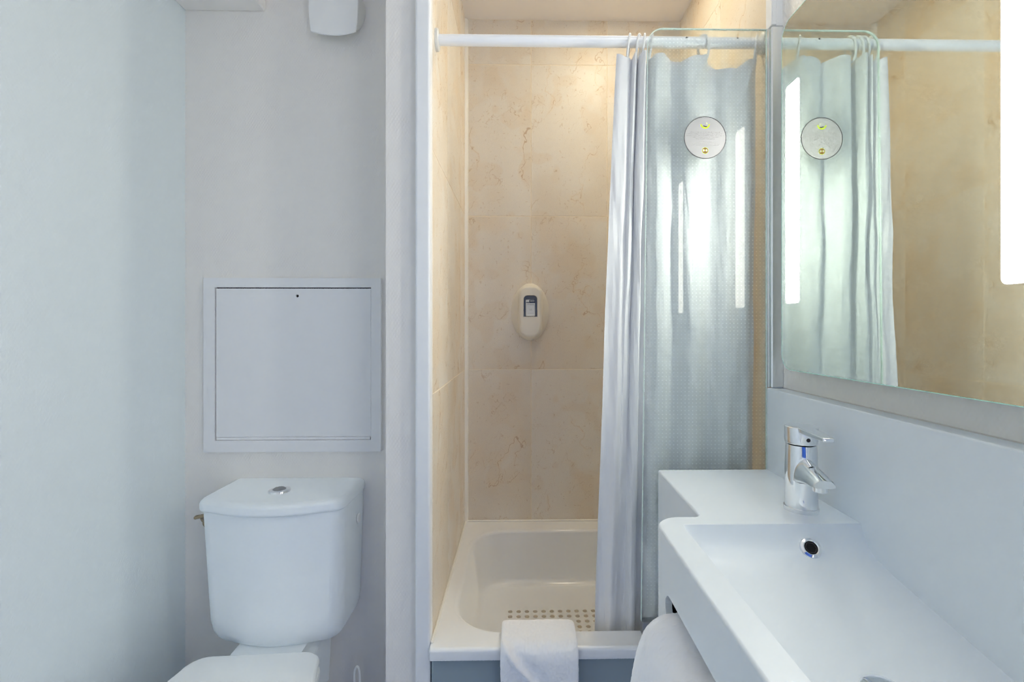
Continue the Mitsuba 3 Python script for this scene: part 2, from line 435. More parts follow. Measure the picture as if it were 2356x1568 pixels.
def cistern_loop(hw, yb, yf, bow, r, z, n=64):
    """D-shaped outline: flat back at yb, bowed front at yf, corner radius r"""
    out = [[TX + hw, yb]]
    ys = yf + bow
    for a in np.radians(np.linspace(0, -90, 9)):
        out.append([TX + hw - r + r * math.cos(a), ys + r + r * math.sin(a)])
    for u in np.linspace(1, -1, 21)[1:-1]:
        out.append([TX + u * (hw - r), ys - bow * (1 - u * u)])
    for a in np.radians(np.linspace(-90, -180, 9)):
        out.append([TX - hw + r + r * math.cos(a), ys + r + r * math.sin(a)])
    out.append([TX - hw, yb])
    for u in np.linspace(-1, 1, 9)[1:-1]:
        out.append([TX + u * hw, yb])
    o = np.array(out)
    return at_z(o, z)


yb = YT - .004
L = []
for z, e in ((-.8275, .052), (-.826, .042), (-.820, .030), (-.811, .019), (-.798, .010), (-.78, .004), (-.758, .001)):
    L.append(cistern_loop(.173 - e, yb, 1.200 + e, .024, .040, z))
for s in np.linspace(0, 1, 7):
    L.append(cistern_loop(.173 + .009 * s, yb, 1.200 - .014 * s, .024, .040, -.75 + s * (.285)))
part(toi, 'cistern', loft(L), 'mat_ceramic', 40)
L = []
for e, z in ((.012, -.466), (.004, -.4655), (.001, -.463), (0, -.459), (0, -.447), (.002, -.442), (.006, -.4375), (.013, -.4345), (.024, -.4332), (.06, -.4328)):
    L.append(cistern_loop(.1855 - e, yb + .002, 1.172 + e, .032, .034, z))
part(toi, 'cistern_lid', loft(L), 'mat_ceramic', 40)
part(toi, 'flush_button', lathe([[0, .004], [.0175, .005], [.019, .006], [.026, .0045], [.028, 0], [0, 0]], [-.636, 1.268, -.4328]), 'mat_chrome', 40, 'round chrome dual flush button')
part(toi, 'flush_button__pad', lathe([[0, .0085], [.012, .008], [.0165, .005], [0, .004]], [-.637, 1.270, -.4328]), 'mat_dark_metal', 40)
part(toi, 'side_cap', lathe([[0, .004], [.011, .0035], [.014, 0], [0, 0]], [TX + .1815, 1.335, -.532], (1, 0, 0)), 'mat_plastic_white', 40, 'small round white cap on the right side of the cistern')


def bowl_loop(w, yb, yf, z, n=48):
    a = np.linspace(0, 2 * np.pi, n, endpoint=False)
    cx, cy, ly = TX, (yb + yf) / 2, (yb - yf) / 2
    x, y = np.cos(a), np.sin(a)
    y2 = np.where(y > 0, np.sign(y) * np.abs(y) ** .6, y)
    return at_z(np.column_stack([cx + w * np.sign(x) * np.abs(x) ** .85, cy + ly * y2]), z)


L = [bowl_loop(.105, 1.34, .86, ZF + .001), bowl_loop(.100, 1.33, .87, ZF + .03), bowl_loop(.095, 1.31, .88, ZF + .15), bowl_loop(.125, 1.28, .82, ZF + .25),
     bowl_loop(.165, 1.24, .74, ZF + .33), bowl_loop(.180, 1.20, .715, ZF + .38), bowl_loop(.181, 1.195, .71, ZF + .398), bowl_loop(.175, 1.19, .716, ZF + .404)]
part(toi, 'bowl', loft(L), 'mat_ceramic', 50)
L = [at_z(rrect(TX - w_, TX + w_, y0, 1.36, .03), z) for w_, y0, z in ((.10, 1.16, -.98), (.105, 1.13, -.88), (.108, 1.12, -.84), (.100, 1.13, -.8335), (.086, 1.155, -.826), (.086, 1.17, -.812))]
part(toi, 'neck', loft(L), 'mat_ceramic', 40)


def seat_loop(e, z, ang, ox, oy):
    """oval seat with a straight rear edge, turned by ang"""
    o = []
    wb, wm, ln, r = .150 - e, .190 - e, .43 - 2 * e, .045
    for a in np.radians(np.linspace(0, 90, 8)):
        o.append([wb - r + .008 + r * math.cos(a) + .0, -e - r + r * math.sin(a)])
    for u in np.linspace(1, -1, 10)[1:-1]:
        o.append([u * (wb - r + .008), -e])
    for a in np.radians(np.linspace(90, 180, 8)):
        o.append([-wb + r - .008 + r * math.cos(a), -e - r + r * math.sin(a)])
    for t in np.linspace(0, 1, 40)[1:-1]:
        a = math.pi + t * math.pi
        y = -.16 + (ln - .16 + e) * math.sin(a) if True else 0
        x = wm * math.cos(a) * (1.0)
        if math.sin(a) > -.001:
            continue
        o.append([x, y])
    o = np.array(o)
    c, s = math.cos(ang), math.sin(ang)
    return at_z(np.column_stack([ox + c * o[:, 0] - s * o[:, 1], oy + s * o[:, 0] + c * o[:, 1]]), z)


sa, sx, sy = math.radians(3.0), -.644, 1.186
L = [seat_loop(e, z, 0, TX, 1.180) for e, z in ((.006, -.8355), (.002, -.833), (.002, -.822), (.008, -.820))]
part(toi, 'seat_ring', loft(L), 'mat_seat', 40)
L = [seat_loop(e, z, sa, sx, sy) for e, z in ((.004, -.8192), (.001, -.817), (0, -.812), (.001, -.8075), (.004, -.8045), (.010, -.8028), (.03, -.8010), (.08, -.7995))]
part(toi, 'seat_lid', loft(L), 'mat_seat', 40)

# supply valve on the left of the cistern
va = thing('supply_valve', 'small bronze angle valve with bar handle left of the toilet cistern', 'valve')
vx, vy, vz = -.838, 1.292, -.520
part(va, 'body', trimesh.util.concatenate([trimesh.creation.icosphere(3, .0125).apply_translation([vx, vy, vz - .004]), cyl([vx, vy, vz - .004], [vx, YT - .001, vz - .004], .008),
                                          cyl([vx, vy, vz], [vx + .022, vy, vz - .002], .0105, .009, 6)]), 'mat_bronze', 30)
part(va, 'stem', cyl([vx - .003, vy - .002, vz - .002], [vx - .010, vy - .004, vz + .012], .0075, .0085, 12), 'mat_bronze', 30)
hb = rbox(-.022, .013, -.007, .007, -.004, .004, .0025, 12).rotate([0, -8, 12]).translate([vx - .008, vy - .005, vz + .016])
part(va, 'handle', hb - m3.Manifold.cylinder(.03, .0028, .0028, 16, True).translate([vx - .022, vy - .008, vz + .016]), 'mat_bronze', 30, 'bar handle with a hole')

# toilet brush: only its loop grip reaches into the picture
tb = thing('toilet_brush', 'white loop grip of the toilet brush right of the toilet', 'toilet brush')
bx, by = -.440, 1.290
a = np.linspace(0, 2 * np.pi, 40, endpoint=False)
part(tb, 'grip_loop', tube(np.column_stack([bx + .0075 * np.cos(a), by + 0 * a, -.942 + .027 * np.sin(a) * np.where(np.sin(a) < 0, 1.3, 1)]), .0032, 10, True), 'mat_plastic_white', 60)
part(tb, 'stick', cyl([bx, by, -.977], [bx, by, ZF + .12], .006, .006, 16), 'mat_plastic_white', 40)
part(tb, 'holder', lathe([[0, 0], [.045, 0], [.048, .006], [.040, .13], [.035, .132], [.010, .126], [0, .126]], [bx, by, ZF + .0005]), 'mat_plastic_white', 40)

# ------------------------------------------------------------------ access panel and vent on the wall behind the toilet
ap = thing('access_panel', 'square white painted access panel set in the wall above the toilet', 'access panel')
PX0, PX1, PZ0, PZ1 = -.8996, -.3985, -.3555, .1396
DX0_, DX1_, DZ0_, DZ1_ = -.8680, -.4268, -.3225, .1130
fr = (m3.Manifold.cube([PX1 - PX0, .014, PZ1 - PZ0]).translate([PX0, YT - .0135, PZ0]) - m3.Manifold.cube([DX1_ - DX0_, .05, DZ1_ - DZ0_]).translate([DX0_, YT - .03, DZ0_]))
part(ap, 'frame', fr, 'mat_white_paint')
part(ap, 'backing', box(DX0_ + .0005, DX1_ - .0005, YT - .0025, YT - .0003, DZ0_ + .0005, DZ1_ - .0005), 'mat_dark_gap', False, 'dark gap around the panel door')
dr_ = m3.Manifold.cube([DX1_ - DX0_ - .0040, .007, DZ1_ - DZ0_ - .0125]).translate([DX0_ + .0028, YT - .0110, DZ0_ + .0095])
dr_ = dr_ - m3.Manifold.cylinder(.05, .0042, .0042, 24, True).rotate([90, 0, 0]).translate([-.6364, YT - .008, .0888])
part(ap, 'door', dr_, 'mat_white_paint')
part(ap, 'hinge_strip', cbox(DX0_ + .0022, DX1_ - .0030, YT - .0105, YT - .004, DZ0_ + .0006, DZ0_ + .0088, .0008), 'mat_white_paint')

ve = thing('air_vent', 'white barrel-shaped air vent cover high on the wall above the access panel', 'vent')
vcx, vcz = -.523, .905


def barrel(hw, hh, bw, bh, y, q=14):
    o = []
    for u in np.linspace(-1, 1, q)[:-1]:
        o.append([u * hw, -hh - bh * (1 - u * u)])
    for u in np.linspace(-1, 1, q)[:-1]:
        o.append([hw + bw * (1 - u * u), u * hh])
    for u in np.linspace(1, -1, q)[:-1]:
        o.append([u * hw, hh + bh * (1 - u * u)])
    for u in np.linspace(1, -1, q)[:-1]:
        o.append([-hw - bw * (1 - u * u), u * hh])
    o = np.array(o)
    return np.column_stack([vcx + o[:, 0], np.full(len(o), y), vcz + o[:, 1]])


part(ve, 'body', loft([barrel(.060, .050, .018, .004, YT - .0005), barrel(.060, .057, .016, .006, YT - .012), barrel(.060, .074, .008, .009, YT - .036)]), 'mat_plastic_grey', 40)
part(ve, 'cover', loft([barrel(.062, .0775, .006, .011, YT - .0365), barrel(.063, .0785, .006, .011, YT - .0385), barrel(.062, .0775, .006, .011, YT - .041), barrel(.04, .05, .006, .009, YT - .0445), barrel(.015, .02, .004, .004, YT - .0455)]), 'mat_plastic_white', 40)

# ------------------------------------------------------------------ shower rod, rings, curtain
RY, RZ, RR = 1.145, 0.6885, 0.0128
rd = thing('shower_rod', 'satin white metal shower curtain rod between the tiled walls', 'curtain rod')
part(rd, 'tube', cyl([XS + .004, RY, RZ], [XR - .004, RY, RZ], RR, RR, 40), 'mat_rod', 40)
for x, s in ((XS, 1), (XR, -1)):
    part(rd, 'flange', loft([np.column_stack([np.full(48, x + s * d), RY + q_[:, 0] * e, RZ + q_[:, 1] * e]) for d, e in ((.0003, 1), (.0055, 1), (.0075, .92), (.0085, .6)) for q_ in [rrect(-.019, .019, -.026, .026, .0188)]]),
         'mat_plastic_grey', 40, 'oval wall flange')
for x in (.399, .522):
    part(rd, 'screw', lathe([[0, .0012], [.0020, .0008], [.0024, 0], [0, 0]], [x, RY - RR * math.cos(.45), RZ + RR * math.sin(.45)], (0, -math.cos(.45), math.sin(.45)), 14), 'mat_ink', 40, 'black screw in the rod')

RINGS = [(.262, 14, 'nearest the free edge of the curtain'), (.286, 24, 'second from the free edge of the curtain'), (.297, 8, 'third from the free edge of the curtain'),
         (.315, 5, 'beside the rounded corner of the glass'), (.444, -22, 'above the round sticker'), (.573, 30, 'at the wall end of the rod')]
for x, rot, where in RINGS:
    a = np.linspace(0, 2 * np.pi, 44, endpoint=False)
    ry_, rz_ = .0175 + .0 * a, .030
    yy, zz = ry_ * np.cos(a) * (1 - .12 * np.sin(a) * -1), rz_ * np.sin(a)
    r = math.radians(rot)
    m = tube(np.column_stack([x + yy * math.sin(r) + .004 * np.sin(a) * (1 if rot > 0 else -1), RY + yy * math.cos(r), RZ - .0125 + zz]), .0028, 8, True)
    single('curtain_ring', m, 'mat_plastic_white', f'white plastic curtain ring on the shower rod, {where}', 'curtain ring', 60, 'curtain rings on the shower rod')

# columns: x at the top, y at the top, top edge height, x at the bottom, y at the bottom
CU = np.array([
    [.2310, 1.136, .6545, .178, 1.150], [.2420, 1.131, .6500, .188, 1.158], [.2530, 1.134, .6460, .200, 1.152], [.2630, 1.139, .6465, .213, 1.140], [.2690, 1.150, .6480, .226, 1.146],
    [.2745, 1.126, .6540, .238, 1.162], [.2790, 1.130, .6520, .246, 1.166], [.2820, 1.152, .6400, .254, 1.160], [.2870, 1.124, .6510, .264, 1.146], [.2960, 1.116, .6540, .274, 1.150],
    [.3010, 1.128, .6520, .279, 1.172], [.3020, 1.164, .6460, .287, 1.182], [.3090, 1.160, .6470, .300, 1.172], [.3170, 1.140, .6500, .312, 1.150], [.3270, 1.130, .6540, .326, 1.138],
    [.3420, 1.132, .6565, .343, 1.140], [.3580, 1.150, .6560, .358, 1.158], [.3740, 1.164, .6530, .374, 1.170], [.3850, 1.158, .6480, .386, 1.162], [.3930, 1.140, .6420, .395, 1.142],
    [.4060, 1.130, .6460, .408, 1.132], [.4230, 1.128, .6500, .424, 1.134], [.4380, 1.134, .6495, .438, 1.144], [.4520, 1.146, .6500, .452, 1.160], [.4650, 1.162, .6440, .463, 1.166],
    [.4760, 1.160, .6340, .472, 1.152], [.4880, 1.144, .6240, .486, 1.138], [.5010, 1.134, .6180, .500, 1.134], [.5150, 1.136, .6190, .514, 1.140], [.5290, 1.134, .6280, .528, 1.142],
    [.5420, 1.132, .6380, .542, 1.138], [.5560, 1.138, .6470, .553, 1.142], [.5660, 1.146, .6500, .560, 1.150], [.5740, 1.150, .6500, .566, 1.152]])
d = np.r_[0, np.cumsum(np.hypot(np.diff(CU[:, 0]), np.diff(CU[:, 1])))]
d /= d[-1]
nu, nv = 330, 200
U = np.linspace(0, 1, nu)
C = PchipInterpolator(d, CU, axis=0)(U)
V = np.linspace(0, 1, nv) ** 1.35
g = V[:, None]
s = np.clip(g, 0, 1) ** .85
X = C[None, :, 0] * (1 - s) + C[None, :, 3] * s
Y = C[None, :, 1] * (1 - s) + C[None, :, 4] * s
Z = C[None, :, 2] * (1 - g) + (-.80) * g
nz = meshkit.fbm(np.stack([U[None, :] * 9 + 0 * g, g * 5 + 0 * U[None, :], 0 * g + 0 * U[None, :]], -1), 3, 4) - .5
nz2 = meshkit.fbm(np.stack([U[None, :] * 30 - 6 * g, g * 7 + 3 * U[None, :], 0 * g + 0 * U[None, :] + 3.3], -1), 3, 9) - .5
fade = np.clip(g * 4, .15, 1)
Y = np.minimum(Y + (.022 * nz + .008 * nz2) * fade, 1.30)
X = X + (.010 * nz2) * fade * np.clip((U[None, :]) * 8, .4, 1) * np.clip((1 - U[None, :]) * 8, 0, 1)
# swags pulling from the rings into the dips of the hem
sw = np.exp(-((X - .505 + .22 * (.62 - Z) * 0) / .018) ** 2) * np.exp(-np.maximum(.62 - Z, 0) / .05)
Y -= .010 * sw
for x_, sl in ((.444, .35), (.573, -.42), (.444, -.30)):
    ln = np.exp(-((X - (x_ + sl * (.648 - Z))) / .008) ** 2) * np.exp(-np.maximum(.648 - Z, 0) / .10)
    Y -= .007 * ln
Y = np.maximum(Y, 1.098)
hem = (C[None, :, 2] - Z)
Y -= .0012 * np.exp(-((hem - .034) / .0022) ** 2)
vv = np.stack([X, Y, Z], -1).reshape(-1, 3)
ii, jj = np.meshgrid(np.arange(nv - 1), np.arange(nu - 1), indexing='ij')
q0 = (ii * nu + jj).ravel()
ff = np.vstack([np.stack([q0, q0 + 1, q0 + nu + 1], 1), np.stack([q0, q0 + nu + 1, q0 + nu], 1)])
single('shower_curtain', (vv, ff), 'mat_curtain', 'white fabric shower curtain gathered behind the glass screen', 'shower curtain', True)

# ------------------------------------------------------------------ glass screen with its sticker
GY = 1.085
gs = thing('shower_screen', 'fixed glass shower screen with fine dots and rounded top corner', 'glass screen')
outl = []
for px_, pz_ in ((.567, -.672), (.567, .684)):
    outl.append((px_, pz_))
for a in np.radians(np.linspace(90, 180, 14)):
    outl.append((.291 + .036 + .036 * math.cos(a), .684 - .036 + .036 * math.sin(a)))
outl.append((.2765, -.672))
poly = sg.Polygon(outl)
pv, pf = trimesh.creation.triangulate_polygon(poly, engine='earcut')
part(gs, 'pane', (np.column_stack([pv[:, 0], np.full(len(pv), GY), pv[:, 1]]), pf), 'mat_pane')
part(gs, 'edge', in_xz(extrude(poly.difference(poly.buffer(-.0011)), .006), GY + .003), 'mat_glass_edge', False, 'green ground edge of the glass')
part(gs, 'wall_channel', trimesh.util.concatenate([cbox(.5705, XW + .0005, 1.0810, 1.097, -.139, .684, .001), cbox(.5705, XW + .0005, 1.0685, 1.0812, -.1385, .6835, .0025)]), 'mat_satin_aluminium', False, 'satin aluminium wall channel')
part(gs, 'bottom_rail', cbox(.2770, .560, 1.074, 1.096, -.7015, -.670, .002), 'mat_dark_metal', False, 'grey metal rail along the bottom of the glass')

st = thing('round_sticker', 'round white notice sticker with black border on the glass screen', 'sticker')
SX, SZ, SY = .4244, .4346, GY - .0004
dk = sg.Point(0, 0).buffer(.0486, 64)
part(st, 'disc', in_xz(extrude(dk, .0004), SY, SX, SZ), 'mat_sticker')
part(st, 'border', in_xz(extrude(sg.Point(0, 0).buffer(.0486, 64).difference(sg.Point(0, 0).buffer(.0473, 64)), .0003), SY - .0004, SX, SZ), 'mat_ink', False, 'thin black border ring')
arc = sg.Point(0, .0316).buffer(.0112, 40).difference(sg.Point(0, .0319).buffer(.0079, 40)).intersection(sg.box(-.02, 0, .02, .0308))
part(st, 'emblem_arc', in_xz(extrude(arc, .0002), SY - .0004, SX, SZ), 'mat_lime', False, 'lime green arc of the upper emblem')
ticks = []
for ang in np.radians([198, 220, 240, 258, 276, 294, 314, 336]):
    t_ = text_t = meshkit.text_mesh('I', .0013, .0002)
    v, f = raw(t_)
    v = v - [v[:, 0].mean(), v[:, 1].mean(), 0]
    c_, s_ = math.cos(ang + math.pi / 2), math.sin(ang + math.pi / 2)
    v = np.column_stack([c_ * v[:, 0] - s_ * v[:, 1] + .0092 * math.cos(ang), s_ * v[:, 0] + c_ * v[:, 1] + .0315 + .0092 * math.sin(ang), v[:, 2]])
    ticks.append(trimesh.Trimesh(*in_xz((v, f), SY - .0006, SX, SZ), process=False))
part(st, 'emblem_marks', trimesh.util.concatenate(ticks), 'mat_ink')
wave = sg.LineString([(-.0032, .0268), (-.001, .0262), (.001, .0256), (.0034, .0254)]).buffer(.0010)
part(st, 'emblem_swash', in_xz(extrude(wave, .0002), SY - .0004, SX, SZ), 'mat_ink', False, 'dark swash in the emblem')
leaf = sg.Polygon([(.0026, .0352), (.0046, .0345), (.0052, .0322), (.0042, .0300), (.0034, .0318)]).buffer(.0003)
part(st, 'emblem_leaf', in_xz(extrude(leaf, .0002), SY - .0004, SX, SZ), 'mat_leaf', False, 'pale green leaf in the emblem')


def line(text, z, width, mat, h=.0017):
    m = meshkit.text_mesh(text, h, .0002)
    v, f = raw(m)
    v = v - [(v[:, 0].min() + v[:, 0].max()) / 2, 0, 0]
    v[:, 0] *= width / (v[:, 0].max() - v[:, 0].min())
    part(st, 'text_line', in_xz((v, f), SY - .0004, SX, SZ + z), mat)


for tx_, z_, w_ in (("Afin de préserver l'environnement, nous vous", .0118, .068), ("invitons à réutiliser vos serviettes de toilette. Merci de les", .0078, .080),
                    ("poser dans la baignoire si vous souhaitez que nous les changions", .0040, .087), ("Limitez votre consommation d'eau et de lumière", .0001, .060),
                    ("Ensemble préservons la planète", -.0036, .043)):
    line(tx_, z_, w_, 'mat_ink_grey')
for tx_, z_, w_ in (("To help us protect the environment", -.0092, .030), ("please reuse your towels whenever you can and leave", -.0126, .050), ("in the bath only those that you would like us to change for you", -.0154, .066),
                    ("Thank you for saving water and energy during your stay with us", -.0182, .066)):
    line(tx_, z_, w_, 'mat_ink_faint', .0013)
part(st, 'logo_rim', in_xz(extrude(sg.Point(0, -.0296).buffer(.0074, 32).difference(sg.Point(0, -.0296).buffer(.0067, 32)), .0002), SY - .0004, SX, SZ), 'mat_lime')
part(st, 'logo_disc', in_xz(extrude(sg.Point(0, -.0296).buffer(.0067, 32), .0002), SY - .0004, SX, SZ), 'mat_brown', False, 'round brown logo near the lower edge')
for ch, x_, h_, mt in (('B', -.0034, .0046, 'mat_ink_white'), ('&', 0, .0030, 'mat_lime'), ('B', .0034, .0046, 'mat_ink_white')):
    v, f = raw(meshkit.text_mesh(ch, h_, .0002, True))
    v = v - [(v[:, 0].min() + v[:, 0].max()) / 2, h_ / 2, 0]
    part(st, 'logo_letter', in_xz((v, f), SY - .0006, SX + x_, SZ - .0292), mt)

# ------------------------------------------------------------------ soap dispenser
sd = thing('soap_dispenser', 'cream plastic soap dispenser with refill window on the back tiles', 'soap dispenser')
DX, DZc = .0362, .0555


def oval(ax, az, y, n=64, p=2.0):
    a = np.linspace(0, 2 * np.pi, n, endpoint=False)
    c, s_ = np.cos(a), np.sin(a)
    return np.column_stack([DX + ax * np.sign(c) * np.abs(c) ** (2 / p), np.full(n, y), DZc + az * np.sign(s_) * np.abs(s_) ** (2 / p)])


part(sd, 'back_plate', loft([oval(.0685, .1045, YB - .0006), oval(.0690, .1050, YB - .004), oval(.066, .1030, YB - .007), oval(.050, .096, YB - .022, p=2.3), oval(.044, .094, YB - .03, p=2.5)]), 'mat_dispenser', 40)
bw, bz0, bz1 = .0430, DZc - .0935, DZc + .0915
body = loft([np.column_stack([DX + q_[:, 0], np.full(len(q_), y), q_[:, 1]]) for y, e in ((YB - .016, .0), (YB - .050, .0), (YB - .058, .0012), (YB - .064, .0045), (YB - .068, .010))
             for q_ in [rrect(-bw + e, bw - e, bz0 + e, bz1 - e, .030 - e * .8)]])
if body.volume < 0:
    body.invert()
mb = m3.Manifold(m3.Mesh(np.array(body.vertices, np.float32), np.array(body.faces, np.uint32)))
wz0, wz1 = .0365, .1130
win = sg.Polygon([(-.0248, wz0), (.0248, wz0), (.0242, wz1 - .012)] + [(.0242 - .0484 * t_, wz1 - .012 + .012 * (1 - (2 * t_ - 1) ** 4) ** .6) for t_ in np.linspace(.03, .97, 15)] + [(-.0242, wz1 - .012)])
wv, wf = in_xz(extrude(win, .05), YB - .044, DX, 0)
wm = trimesh.Trimesh(wv, wf, process=True)
if wm.volume < 0:
    wm.invert()
cut = m3.Manifold(m3.Mesh(np.array(wm.vertices, np.float32), np.array(wm.faces, np.uint32)))
bd = mb - cut
for q_ in (rrect(-.0235, .0235, -.0215, wz0 - .004, .006),):
    gr = sg.Polygon(q_).difference(sg.Polygon(q_).buffer(-.0006))
    gv, gf = in_xz(extrude(gr, .01), YB - .0675, DX, 0)
    gm = trimesh.Trimesh(gv, gf, process=True)
    if gm.volume < 0:
        gm.invert()
    bd = bd - m3.Manifold(m3.Mesh(np.array(gm.vertices, np.float32), np.array(gm.faces, np.uint32)))
part(sd, 'body', bd if bd.volume() > 0 else mb, 'mat_dispenser', 35)
part(sd, 'window', in_xz(extrude(win.buffer(-.0004), .002), YB - .0440, DX, 0), 'mat_dispenser_window', False, 'recessed grey window')
part(sd, 'refill_pouch', rbox(DX - .0175, DX + .0170, YB - .058, YB - .0475, .0380, .0980, .004, 12), 'mat_pouch', 30, 'pale refill pouch behind the window')
part(sd, 'pouch_band', cbox(DX - .0155, DX + .0165, YB - .0592, YB - .0575, .0860, .0885, .0004), 'mat_navy')
part(sd, 'pouch_band', cbox(DX - .0040, DX + .0165, YB - .0592, YB - .0575, .0885, .0965, .0004), 'mat_navy', False, 'navy label on the pouch')
part(sd, 'pouch_print', trimesh.util.concatenate([cbox(DX - .0015, DX + .0150, YB - .0596, YB - .0590, .0915, .0935, .0002), ]), 'mat_ink_white')
for z_, hw_ in ((.0815, .013), (.0785, .013), (.0630, .005), (.0600, .006), (.0480, .011)):
    part(sd, 'pouch_print', cbox(DX - hw_, DX + hw_, YB - .0585, YB - .0575, z_, z_ + .0013, .0002), 'mat_pale_print')

# ------------------------------------------------------------------ vanity with basin
ZT, XF, XB = -.325, .2255, .5645                   # worktop height, front face, face of the upstand
van = thing('washbasin', 'white solid-surface washbasin worktop with narrow shelf and towel slot', 'washbasin')


def fillet(points, n=10):
    """polygon with given corner radii -> smooth outline and outward normals"""
    out = []
    P = [np.array(p[:2], float) for p in points]
    for i, p in enumerate(points):
        r = p[2]
        a, b, c = P[i - 1], P[i], P[(i + 1) % len(P)]
        u, w_ = (a - b) / np.linalg.norm(a - b), (c - b) / np.linalg.norm(c - b)
        th = math.acos(np.clip(u @ w_, -1, 1))
        t_ = r / math.tan(th / 2)
        p0, p1 = b + u * t_, b + w_ * t_
        cen = b + (u + w_) / np.linalg.norm(u + w_) * (r / math.sin(th / 2))
        v0, v1 = p0 - cen, p1 - cen
        a0 = math.atan2(v0[1], v0[0])
        da = (math.atan2(v1[1], v1[0]) - a0 + math.pi) % (2 * math.pi) - math.pi
        for k_ in np.linspace(0, 1, n):
            out.append(cen + r * np.array([math.cos(a0 + da * k_), math.sin(a0 + da * k_)]))
    return np.array(out)


ol = fillet([(XF, .18, .03), (.5985, .18, .006), (.5985, 1.0795, .006), (.313, 1.0795, .006), (.309, .812, .012), (XF, .8135, .046)], 18)
nx = np.roll(ol, -1, 0) - np.roll(ol, 1, 0)
nx = np.column_stack([nx[:, 1], -nx[:, 0]]) / np.linalg.norm(nx, axis=1)[:, None]
loops = [at_z(ol, -.545)]
for a in np.radians(np.linspace(0, 80, 9)):
    loops.append(at_z(ol - nx * .0045 * (1 - math.cos(a)), ZT + .0045 * (math.sin(a) - math.sin(math.radians(80)))))
n = len(ol)
lm = loft(loops, False, False)
v, f = np.array(lm.vertices), np.array(lm.faces).tolist()
pt, tri = trimesh.creation.triangulate_polygon(sg.Polygon(ol), engine='earcut')
idx = np.array([np.argmin(np.hypot(*(ol - p).T)) for p in pt])
for t_ in tri:
    i_, j_, k_ = idx[t_]
    a2 = np.cross(ol[j_] - ol[i_], ol[k_] - ol[i_])
    if a2 < 0:
        j_, k_ = k_, j_
    f.append([(len(loops) - 1) * n + i_, (len(loops) - 1) * n + j_, (len(loops) - 1) * n + k_])
    f.append([i_, k_, j_])
solid = trimesh.Trimesh(v, f, process=False)
if solid.volume < 0:
    solid.invert()
ms = m3.Manifold(m3.Mesh(np.array(solid.vertices, np.float32), np.array(solid.faces, np.uint32)))

BX0, BY0, BY1 = .2665, .24, .7775


def basin_depth(x, y):
    t_ = BY1 - y
    far = .040 * (1 - np.exp(-t_ / .015)) + .16 * np.minimum(t_, .255)
    left = 1 - np.exp(-(x - BX0) / .010)
    near = 1 - np.exp(-np.maximum(y - BY0, 0) / .03)
    return far * left * near


gx = BX0 + (XB - BX0) * np.linspace(0, 1, 60) ** 1.8
gy = BY1 - (BY1 - BY0) * np.linspace(0, 1, 110) ** 1.6
GX, GYY = np.meshgrid(gx, gy, indexing='ij')
bot = np.stack([GX, GYY, ZT - .00005 - basin_depth(GX, GYY)], -1).reshape(-1, 3)
top = np.stack([GX, GYY, np.full(GX.shape, ZT + .02)], -1).reshape(-1, 3)
na, nb = len(gx), len(gy)
ii, jj = np.meshgrid(np.arange(na - 1), np.arange(nb - 1), indexing='ij')
q0 = (ii * nb + jj).ravel()
fb = np.vstack([np.stack([q0, q0 + nb, q0 + nb + 1], 1), np.stack([q0, q0 + nb + 1, q0 + 1], 1)])
N0 = na * nb
ft = fb[:, ::-1] + N0
ring = [i * nb for i in range(na)] + [(na - 1) * nb + j for j in range(1, nb)] + [i * nb + nb - 1 for i in range(na - 2, -1, -1)] + [j for j in range(nb - 2, 0, -1)]
ring = np.array(ring)
r2 = np.roll(ring, -1)
fs = np.vstack([np.stack([ring, r2, r2 + N0], 1), np.stack([ring, r2 + N0, ring + N0], 1)])
for flip in (False, True):
    bm = trimesh.Trimesh(np.vstack([bot, top]), np.vstack([fb, ft, fs[:, ::-1] if flip else fs]), process=False)
    if bm.is_winding_consistent:
        break
if bm.volume < 0:
    bm.invert()
mbas = m3.Manifold(m3.Mesh(np.array(bm.vertices, np.float32), np.array(bm.faces, np.uint32)))
slot = m3.Manifold.batch_hull([m3.Manifold.cylinder(.03, .0205, .0205, 32).rotate([0, 90, 0]).translate([XF - .01, y, -.4295]) for y in (.715, .26)])
cav = m3.Manifold.cube([.28, .52, .120]).translate([XF + .0105, .235, -.535])
vb = ms - mbas - slot - cav
part(van, 'worktop', vb if vb.volume() > 0 else ms, 'mat_solid_surface', 8)
part(van, 'upstand', rbox(XB - .0002, .5985, .18, 1.0795, ZT - .135, -.139, .003, 24), 'mat_solid_surface')
part(van, 'slot_shade', trimesh.util.concatenate([box(XF + .014, .49, .24, .753, -.5349, -.5340), box(XF + .0106, .49, .7530, .7548, -.534, -.4165), box(.490, .492, .24, .753, -.534, -.4165)]), 'mat_dark_gap')  # dark sheets painted in as the shade inside the white slot
# overflow on the sloping far side of the basin
ox, oy = .4665, BY1 - .0195
oz = ZT - basin_depth(ox, oy)
e = 1e-4
nrm = np.array([basin_depth(ox + e, oy) - basin_depth(ox - e, oy), basin_depth(ox, oy + e) - basin_depth(ox, oy - e), 2 * e])
nrm /= np.linalg.norm(nrm)
nrm = np.array([-.14, -.76, .64])
nrm /= np.linalg.norm(nrm)
oc = np.array([ox, oy, oz]) + nrm * .0045
part(van, 'overflow_ring', lathe([[.0098, -.012], [.0100, .0025], [.0115, .0034], [.0150, .0022], [.0162, -.004], [.0162, -.012]], oc, nrm), 'mat_chrome', 40, 'chrome ring of the overflow')
part(van, 'overflow_insert', lathe([[0, .0004], [.0100, .0004], [.0100, -.012], [0, -.012]], oc, nrm), 'mat_dark_gap', False, 'black overflow opening')
hexr = lathe([[.0078, .0004], [.0078, .0016], [.0092, .0016], [.0092, .0004]], oc, nrm, 6)
part(van, 'overflow_insert__hexagon', hexr, 'mat_ink')
dy_, dx_ = .522, .405
